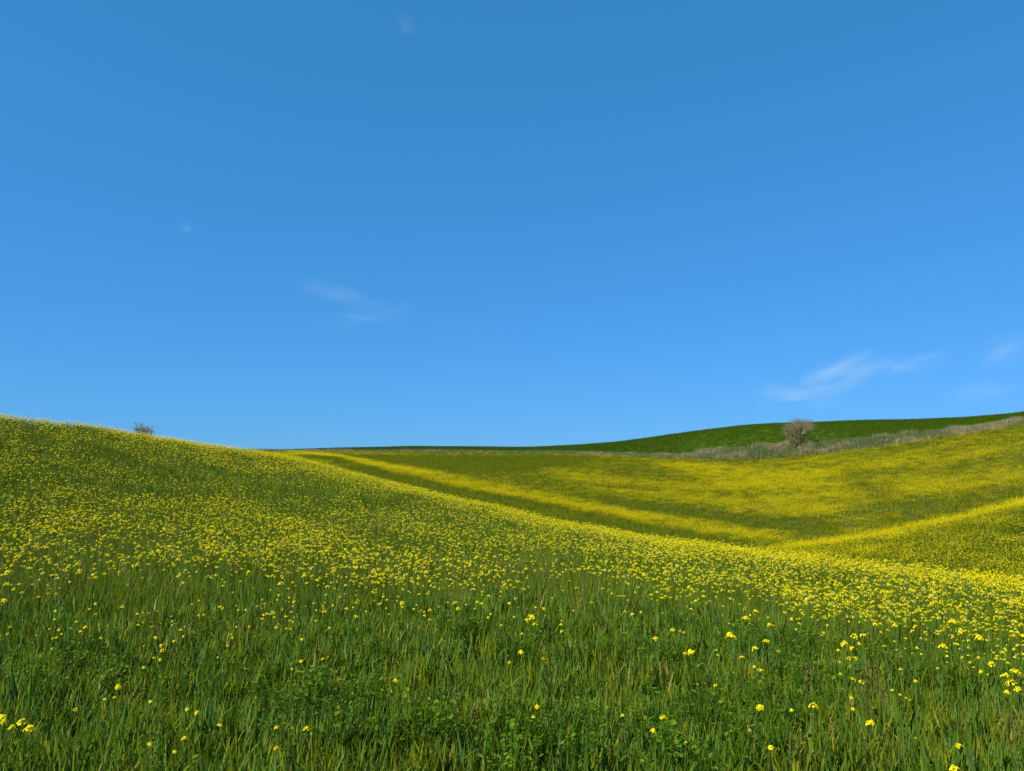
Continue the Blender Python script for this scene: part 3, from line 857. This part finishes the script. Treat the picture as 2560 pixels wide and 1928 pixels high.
LABELS = {
 0: 'large yellow mustard head cut by the bottom edge, right of centre',
 1: 'lowest yellow mustard flower in the left quarter, almost at the bottom edge',
 2: 'single mustard flower directly below another one, low in the left third',
 3: 'yellow mustard head near the bottom edge, three quarters across the picture',
 4: 'mustard flower straight above the head cut by the bottom edge at right',
 5: 'leftmost of the three low mustard flowers in the left quarter, near the bottom',
 6: 'tiny lone yellow mustard flower near the bottom, two thirds across',
 7: 'topmost of the three low mustard flowers in the left quarter, near the bottom',
 8: 'tiny yellow mustard speck low in the right foreground, nearest the lower right heads',
 9: 'flat yellow mustard head just below left of the biggest lower centre-right head',
 10: 'small dull mustard flower low between the centre-right and right foreground heads',
 11: 'largest two-headed mustard plant of the bright cluster at the lower left edge',
 12: 'right one of two level mustard flowers low in the left third',
 13: 'mustard head between the edge plant and the two-headed plant, lower left corner',
 14: 'left one of two level mustard flowers low in the left third',
 15: 'tiny mustard flower near the right edge below the big right-edge cluster',
 16: 'bright rounded mustard head on a visible stem, lower right foreground',
 17: 'two-headed mustard plant touching the left edge of the picture, low down',
 18: 'biggest mustard head low in the grass, right of the picture centre',
 19: 'lower of two mustard flowers one above the other, low near the centre',
 20: 'small flat mustard flower low, left of the biggest lower centre-right head',
 21: 'small mustard flower just left of the biggest lower right foreground head',
 22: 'lone mustard flower above the three low ones in the left quarter',
 23: 'broad mustard head low in the right half, left of a similar bigger head',
 24: 'upper of two mustard flowers one above the other, low near the centre',
 25: 'biggest bright mustard head of the lower right foreground, standing alone',
 26: 'tiny pale mustard flower in the grass of the right foreground, standing alone',
 27: 'smallest and leftmost of three mustard flowers close together, left foreground',
 28: 'middle-sized mustard flower below the largest of three, left foreground',
 29: 'tall mustard plant with three heads one above the other, near the right edge',
 30: 'tiny mustard bud right below the lone flower in the centre foreground',
 31: 'lowest flat mustard head of the cluster at the right edge',
 32: 'largest and topmost of three mustard flowers close together, left foreground',
 33: 'mustard plant with two side-by-side heads, lowest pair in the right foreground',
 34: 'small mustard flower alone between the right foreground pair and the right-edge cluster',
 35: 'lone bright mustard head in the empty grass of the centre foreground',
 36: 'largest mustard plant at the right edge, two overlapping heads on top of its cluster',
 37: 'mustard flower just left of the big cluster at the right edge',
 38: 'mustard plant with a small head above a larger one, right of centre',
 39: 'three-headed mustard plant leaning diagonally above the right-edge cluster',
 40: 'small mustard flower just above the largest plant at the right edge',
 41: 'lone mustard head in the middle of the picture, low right of centre line',
 42: 'small faded mustard flower below left of a pair of level heads, right foreground',
 43: 'heart-shaped small mustard flower right of centre, alone in the grass',
 44: 'mustard plant with two level heads below the three-headed one, right foreground',
 45: 'single mustard head left of and below the round heads, right of centre',
 46: 'small mustard flower right of the lone round head, far right foreground',
 47: 'tiny mustard speck left below the lone round head, far right foreground',
 48: 'wide mustard plant with a big and a small head, between centre and right',
 49: 'mustard head with a bud on top, near the picture centre',
 50: 'single small mustard flower left of the three-headed right foreground plant',
 51: 'loose three-headed mustard plant in the upper right foreground',
 52: 'tiny mustard speck, right one of two small ones in the right foreground',
 53: 'round mustard head below a similar one, right of centre',
 54: 'lone large round mustard head among grass, far right foreground',
 55: 'tiny mustard speck, left one of two small ones in the right foreground',
 56: 'tiny lone mustard flower in bare grass, left of the picture centre',
 57: 'five-headed mustard plant at the right edge above the big cluster',
 58: 'tiny mustard speck just above right of the lone round head, far right',
 59: 'elongated mustard head above a round one, right of centre',
 60: 'flat single mustard head left of the wide bright plants, between centre and right',
 61: 'brightest wide mustard plant with a large and a small head, right of centre',
 62: 'single mustard flower alone on the grass, left quarter, below the flower belt',
 63: 'large mustard head near the right edge just below the flower belt',
 64: 'mustard plant with one flower above another, left quarter, below the flower belt',
 65: 'upright mustard head directly above the loose three-headed plant at right',
 66: 'small single mustard flower left of the upright head, right foreground',
 67: 'small mustard flower below the big three-headed plant near the centre',
 68: 'mustard plant with one large head and two small ones trailing right',
 69: 'small mustard flower right of the two-headed diagonal plant, far right',
 70: 'mustard flower left of the large head near the right edge',
 71: 'two-headed mustard plant leaning diagonally below the belt at the left',
 72: 'slender mustard plant with three small heads in a column near the centre',
 73: 'small two-headed diagonal mustard plant, far right below the flower belt',
 74: 'small mustard flower between two others in a row, far right below the belt',
 75: 'single mustard flower below the belt near the left edge, right of the edge flower',
 76: 'mustard plant with three small heads in a triangle below the yellow belt, right',
 77: 'single mustard flower on smooth grass below the belt, left of centre',
 78: 'single mustard flower closest to the left edge below the flower belt',
 79: 'small mustard flower below the belt just left of the centre line',
 80: 'narrow upright mustard head below the yellow belt, far right',
 81: 'tall mustard plant with four scattered heads under the yellow belt, right',
 82: 'mustard plant with two level heads side by side under the yellow belt, right',
 83: 'biggest three-headed mustard plant in the centre, in front of the flower belt',
 84: 'bright wide mustard plant with a small side head under the belt, right of centre',
 85: 'small mustard flower just above the diagonal two-headed plant at the left',
 86: 'small pale mustard flower above the two-flower column in the left quarter',
 87: 'mustard plant with three heads in a bent column, left of centre at the belt',
 88: 'single mustard flower under another one, left of centre at the belt',
 89: 'mustard plant with three small flowers spread out, near the left at the belt',
 90: 'two-headed mustard plant at the belt edge right of the centre',
 91: 'small lone mustard flower at the belt edge, left quarter',
 92: 'small mustard flower right of a flower column, left of centre at the belt',
 93: 'small mustard flower at the belt edge nearest the left side',
 94: 'wide two-headed mustard plant just above the biggest central plant',
 95: 'single mustard flower at the belt edge between centre and right',
 96: 'two-headed mustard plant with the brightest flat head left of the centre line',
 97: 'ragged mustard head at the belt edge, left of centre',
 98: 'brightest round mustard head at the belt edge in the left quarter',
 99: 'mustard plant with one head tight above the other, centre-left belt edge',
 100: 'mustard plant with two overlapping heads at the belt edge near the centre',
 101: 'single mustard head at the belt edge exactly in the middle of the picture',
 102: 'bright single mustard flower at the belt edge, top of a column, left of centre',
 103: 'single mustard flower at the belt edge right of the middle',
 104: 'bright oval mustard head at the belt edge in the left third',
 105: 'round mustard head rising into the belt just left of the middle',
}
PLANT_INFO = []
n_ind = 0
for ip, hds in enumerate(plants):
    vm = np.mean([h[1] for h in hds]) * .4; um = np.mean([h[0] for h in hds]) * .4
    t, r = hit(um, vm, .43)
    bx, by = math.sin(t) * r, math.cos(t) * r
    bz = float(height(np.array([bx]), np.array([by]))[0])
    hh = []
    for (a, b, w) in hds:
        d = pix_dir(a * .4, b * .4)
        rr = r + random.uniform(-.06, .06)
        k = rr / math.hypot(d[0], d[1])
        p = np.array([0, 0, EYE]) + d * k
        hh.append((p, w * .4 * k * np.linalg.norm(d) / F * .98))
    lean = np.random.default_rng(ip).normal(0, .05, 2)
    bx += lean[0]; by += lean[1]
    bz = float(height(np.array([bx]), np.array([by]))[0]) - .01
    label = LABELS[ip]
    mustard((bx, by, bz), hh, label, 'mustard plants standing out in the foreground', 1000 + ip)
    PLANT_INFO.append((ip, [(h[0], h[1], h[2]) for h in hds], round(r, 2)))
    n_ind += 1
order = np.argsort(cand_r)
chosen = order[:max(0, 295 - n_ind)]
# well visible plants that a small flower can be described by
MARKS = [(36, 'the largest right-edge plant'), (39, 'the leaning right-edge plant'), (57, 'the five-headed right-edge plant'), (63, 'the large head near the right edge'),
         (54, 'the lone large round head'), (51, 'the loose three-headed plant at right'), (44, 'the pair of level heads at right'), (80, 'the narrow upright head at right'),
         (73, 'the small diagonal pair'), (82, 'the level pair under the belt'), (76, 'the triangular plant'), (81, 'the tall four-headed plant'),
         (84, 'the wide side-headed plant'), (61, 'the brightest wide plant'), (53, 'the lower round head'), (48, 'the wide centre-right plant'),
         (68, 'the plant trailing two small heads'), (60, 'the flat centre-right head'), (95, 'the centre-right belt flower'), (90, 'the two-headed belt plant'),
         (103, 'the belt flower right of middle'), (72, 'the slender column of three heads'), (83, 'the biggest central plant'), (49, 'the central head with a bud'),
         (101, 'the belt head in the very middle'), (105, 'the round head left of middle'), (96, 'the brightest flat belt head'), (87, 'the bent column of three heads'),
         (99, 'the tight centre-left pair'), (97, 'the ragged belt head'), (77, 'the lone flower left of centre'), (104, 'the bright oval belt head'),
         (56, 'the lone flower in bare grass'), (64, 'the flower column in the left quarter'), (62, 'the lone flower of the left quarter'), (98, 'the brightest left-quarter head'),
         (89, 'the three spread flowers near the left'), (71, 'the leaning pair at the left'), (78, 'the flower closest to the left edge'), (93, 'the belt flower nearest the left side'),
         (35, 'the lone centre foreground head'), (32, 'the topmost left foreground flower'), (25, 'the biggest lower right head'), (18, 'the biggest lower centre-right head')]
MARKS = [(np.mean([h[0] for h in plants[k]]), np.mean([h[1] for h in plants[k]]), nm) for k, nm in MARKS]
def to_print(p):
    x_, y_, z_ = p[0], p[1], p[2] - EYE
    dep = y_ * math.cos(PITCH) + z_ * math.sin(PITCH)
    up = -y_ * math.sin(PITCH) + z_ * math.cos(PITCH)
    return (512 + F * x_ / dep) * 2.5, (385.5 - F * up / dep) * 2.5
used_places = set()
def beside(pu, pv):
    near = sorted(MARKS, key=lambda m: math.hypot(m[0] - pu, (m[1] - pv) * 1.3))
    first = None
    for k, (mu, mv, nm) in enumerate(near[:5]):
        dx, dy = pu - mu, pv - mv
        ver = '' if abs(dy) < .4 * abs(dx) else ('above' if dy < 0 else 'below')
        hor = '' if abs(dx) < .4 * abs(dy) else ('left of' if dx < 0 else 'right of')
        dist = math.hypot(dx, dy)
        far = 'close' if dist < 35 else ('some way' if dist < 90 else 'far')
        txt = ' '.join(q for q in (far, ver, hor, nm) if q)
        first = first or txt
        if txt not in used_places:
            used_places.add(txt)
            return txt
    return first
for i in chosen:
    t, r = cand_th[i], cand_r[i]
    bx, by = math.sin(t) * r, math.cos(t) * r
    bz = float(height_pol(np.array([t]), np.array([r]))[0]) - .01
    nh = random.choice([1, 1, 1, 2])
    pale = random.random() < .3
    hh = [((bx + random.gauss(0, .03), by + random.gauss(0, .03), bz + random.uniform(.36, .50)), (random.uniform(.022, .034) if not pale else random.uniform(.02, .026))) for k in range(nh)]
    kindw = 'tiny pale mustard flower' if pale else ('tiny twin mustard flower' if nh == 2 else 'tiny mustard flower')
    pu, pv = to_print(hh[0][0])
    mustard((bx, by, bz), hh, kindw + ' ' + beside(pu, pv), 'small mustard flowers fringing the flower belt', 2000 + int(i), pale)

# ------------------------------------------------------------------ thin high clouds
def cloud_mat(tau, seed, stretch):
    m, nt, out = nmat('cirrus')
    tc = nt.nodes.new('ShaderNodeTexCoord')
    ln = nt.nodes.new('ShaderNodeVectorMath'); ln.operation = 'LENGTH'
    nt.links.new(tc.outputs['Object'], ln.inputs[0])
    f = math_node(nt, 'SUBTRACT', 1.0, ln.outputs['Value'])
    f = math_node(nt, 'MAXIMUM', f, 0.0)
    f = math_node(nt, 'POWER', f, 1.3)
    mp = nt.nodes.new('ShaderNodeMapping'); mp.inputs['Location'].default_value = (seed * 3.1, seed * 1.7, seed)
    mp.inputs['Scale'].default_value = stretch
    nt.links.new(tc.outputs['Object'], mp.inputs['Vector'])
    nz = nt.nodes.new('ShaderNodeTexNoise'); nz.inputs['Scale'].default_value = 1.6; nz.inputs['Detail'].default_value = 4; nz.inputs['Distortion'].default_value = .6
    nt.links.new(mp.outputs[0], nz.inputs['Vector'])
    g = math_node(nt, 'MAXIMUM', math_node(nt, 'MULTIPLY', math_node(nt, 'SUBTRACT', nz.outputs[0], .36), 3.2), 0.0)
    d = math_node(nt, 'MULTIPLY', math_node(nt, 'MULTIPLY', f, g), tau)
    pv = nt.nodes.new('ShaderNodeVolumePrincipled')
    pv.inputs['Color'].default_value = (.95, .97, 1, 1)
    pv.inputs['Anisotropy'].default_value = 0.0
    nt.links.new(d, pv.inputs['Density'])
    nt.links.new(pv.outputs[0], out.inputs['Volume'])
    return m
import bmesh
def ico():
    bm = bmesh.new(); bmesh.ops.create_icosphere(bm, subdivisions=4, radius=1.0)
    me = bpy.data.meshes.new('wisp'); bm.to_mesh(me); bm.free(); return me
def cloud(label, wisps, dist, group=None):
    root = bpy.data.objects.new('cirrus_cloud', None); COL.objects.link(root)
    c = np.mean([[(w[0] + w[2]) / 2, (w[1] + w[3]) / 2] for w in wisps], 0)
    d = pix_dir(c[0] * S, c[1] * S); d /= np.linalg.norm(d)
    c0 = np.array([0, 0, EYE]) + d * dist
    root.location = c0
    tag(root, label, 'cloud', group)
    for i, (x0, y0, x1, y1, th, tau) in enumerate(wisps):
        p0 = pix_dir(x0 * S, y0 * S); p1 = pix_dir(x1 * S, y1 * S)
        p0 = np.array([0, 0, EYE]) + p0 / np.linalg.norm(p0) * dist
        p1 = np.array([0, 0, EYE]) + p1 / np.linalg.norm(p1) * dist
        ax = (p1 - p0); L = np.linalg.norm(ax) / 2; ax /= np.linalg.norm(ax)
        mid = (p0 + p1) / 2
        hgt = th * S / F * dist
        v = mid / np.linalg.norm(mid)
        yv = v - ax * v.dot(ax); yv /= np.linalg.norm(yv)
        zv = np.cross(ax, yv)
        me = ico()
        mat = cloud_mat(tau / (hgt * 1.4), 3.7 * i + x0 * .01, (L / hgt * .30, .5, .8))
        me.materials.append(mat)
        o = bpy.data.objects.new('wisp', me); COL.objects.link(o); o.parent = root
        from mathutils import Matrix
        R = Matrix(((ax[0], yv[0], zv[0]), (ax[1], yv[1], zv[1]), (ax[2], yv[2], zv[2])))
        o.rotation_euler = R.to_euler()
        o.scale = (L * 1.35, hgt * 1.4, hgt * 1.4)
        o.location = tuple(mid - c0)
CL = [
 ('faint forked cirrus wisp left of the middle of the blue sky', [(640, 612, 830, 662, 22, .17), (690, 706, 895, 664, 21, .12)]),
 ('brightest cirrus streak low above the right bare shrub', [(1735, 842, 1895, 776, 32, .58), (1630, 850, 1810, 862, 28, .36), (1850, 806, 2050, 772, 20, .22)]),
 ('pale cirrus wisp at the right edge of the sky', [(2110, 780, 2230, 728, 28, .2)]),
 ('faint flat cirrus streak just above the right skyline', [(2040, 857, 2210, 830, 20, .15)]),
 ('small faint cloud smudge at the top of the sky', [(858, 72, 898, 36, 18, .13)]),
 ('tiny faint cloud speck in the left of the sky', [(388, 489, 418, 497, 11, .1)]),
]
for lb, ws in CL: cloud(lb, ws, 7000.0)
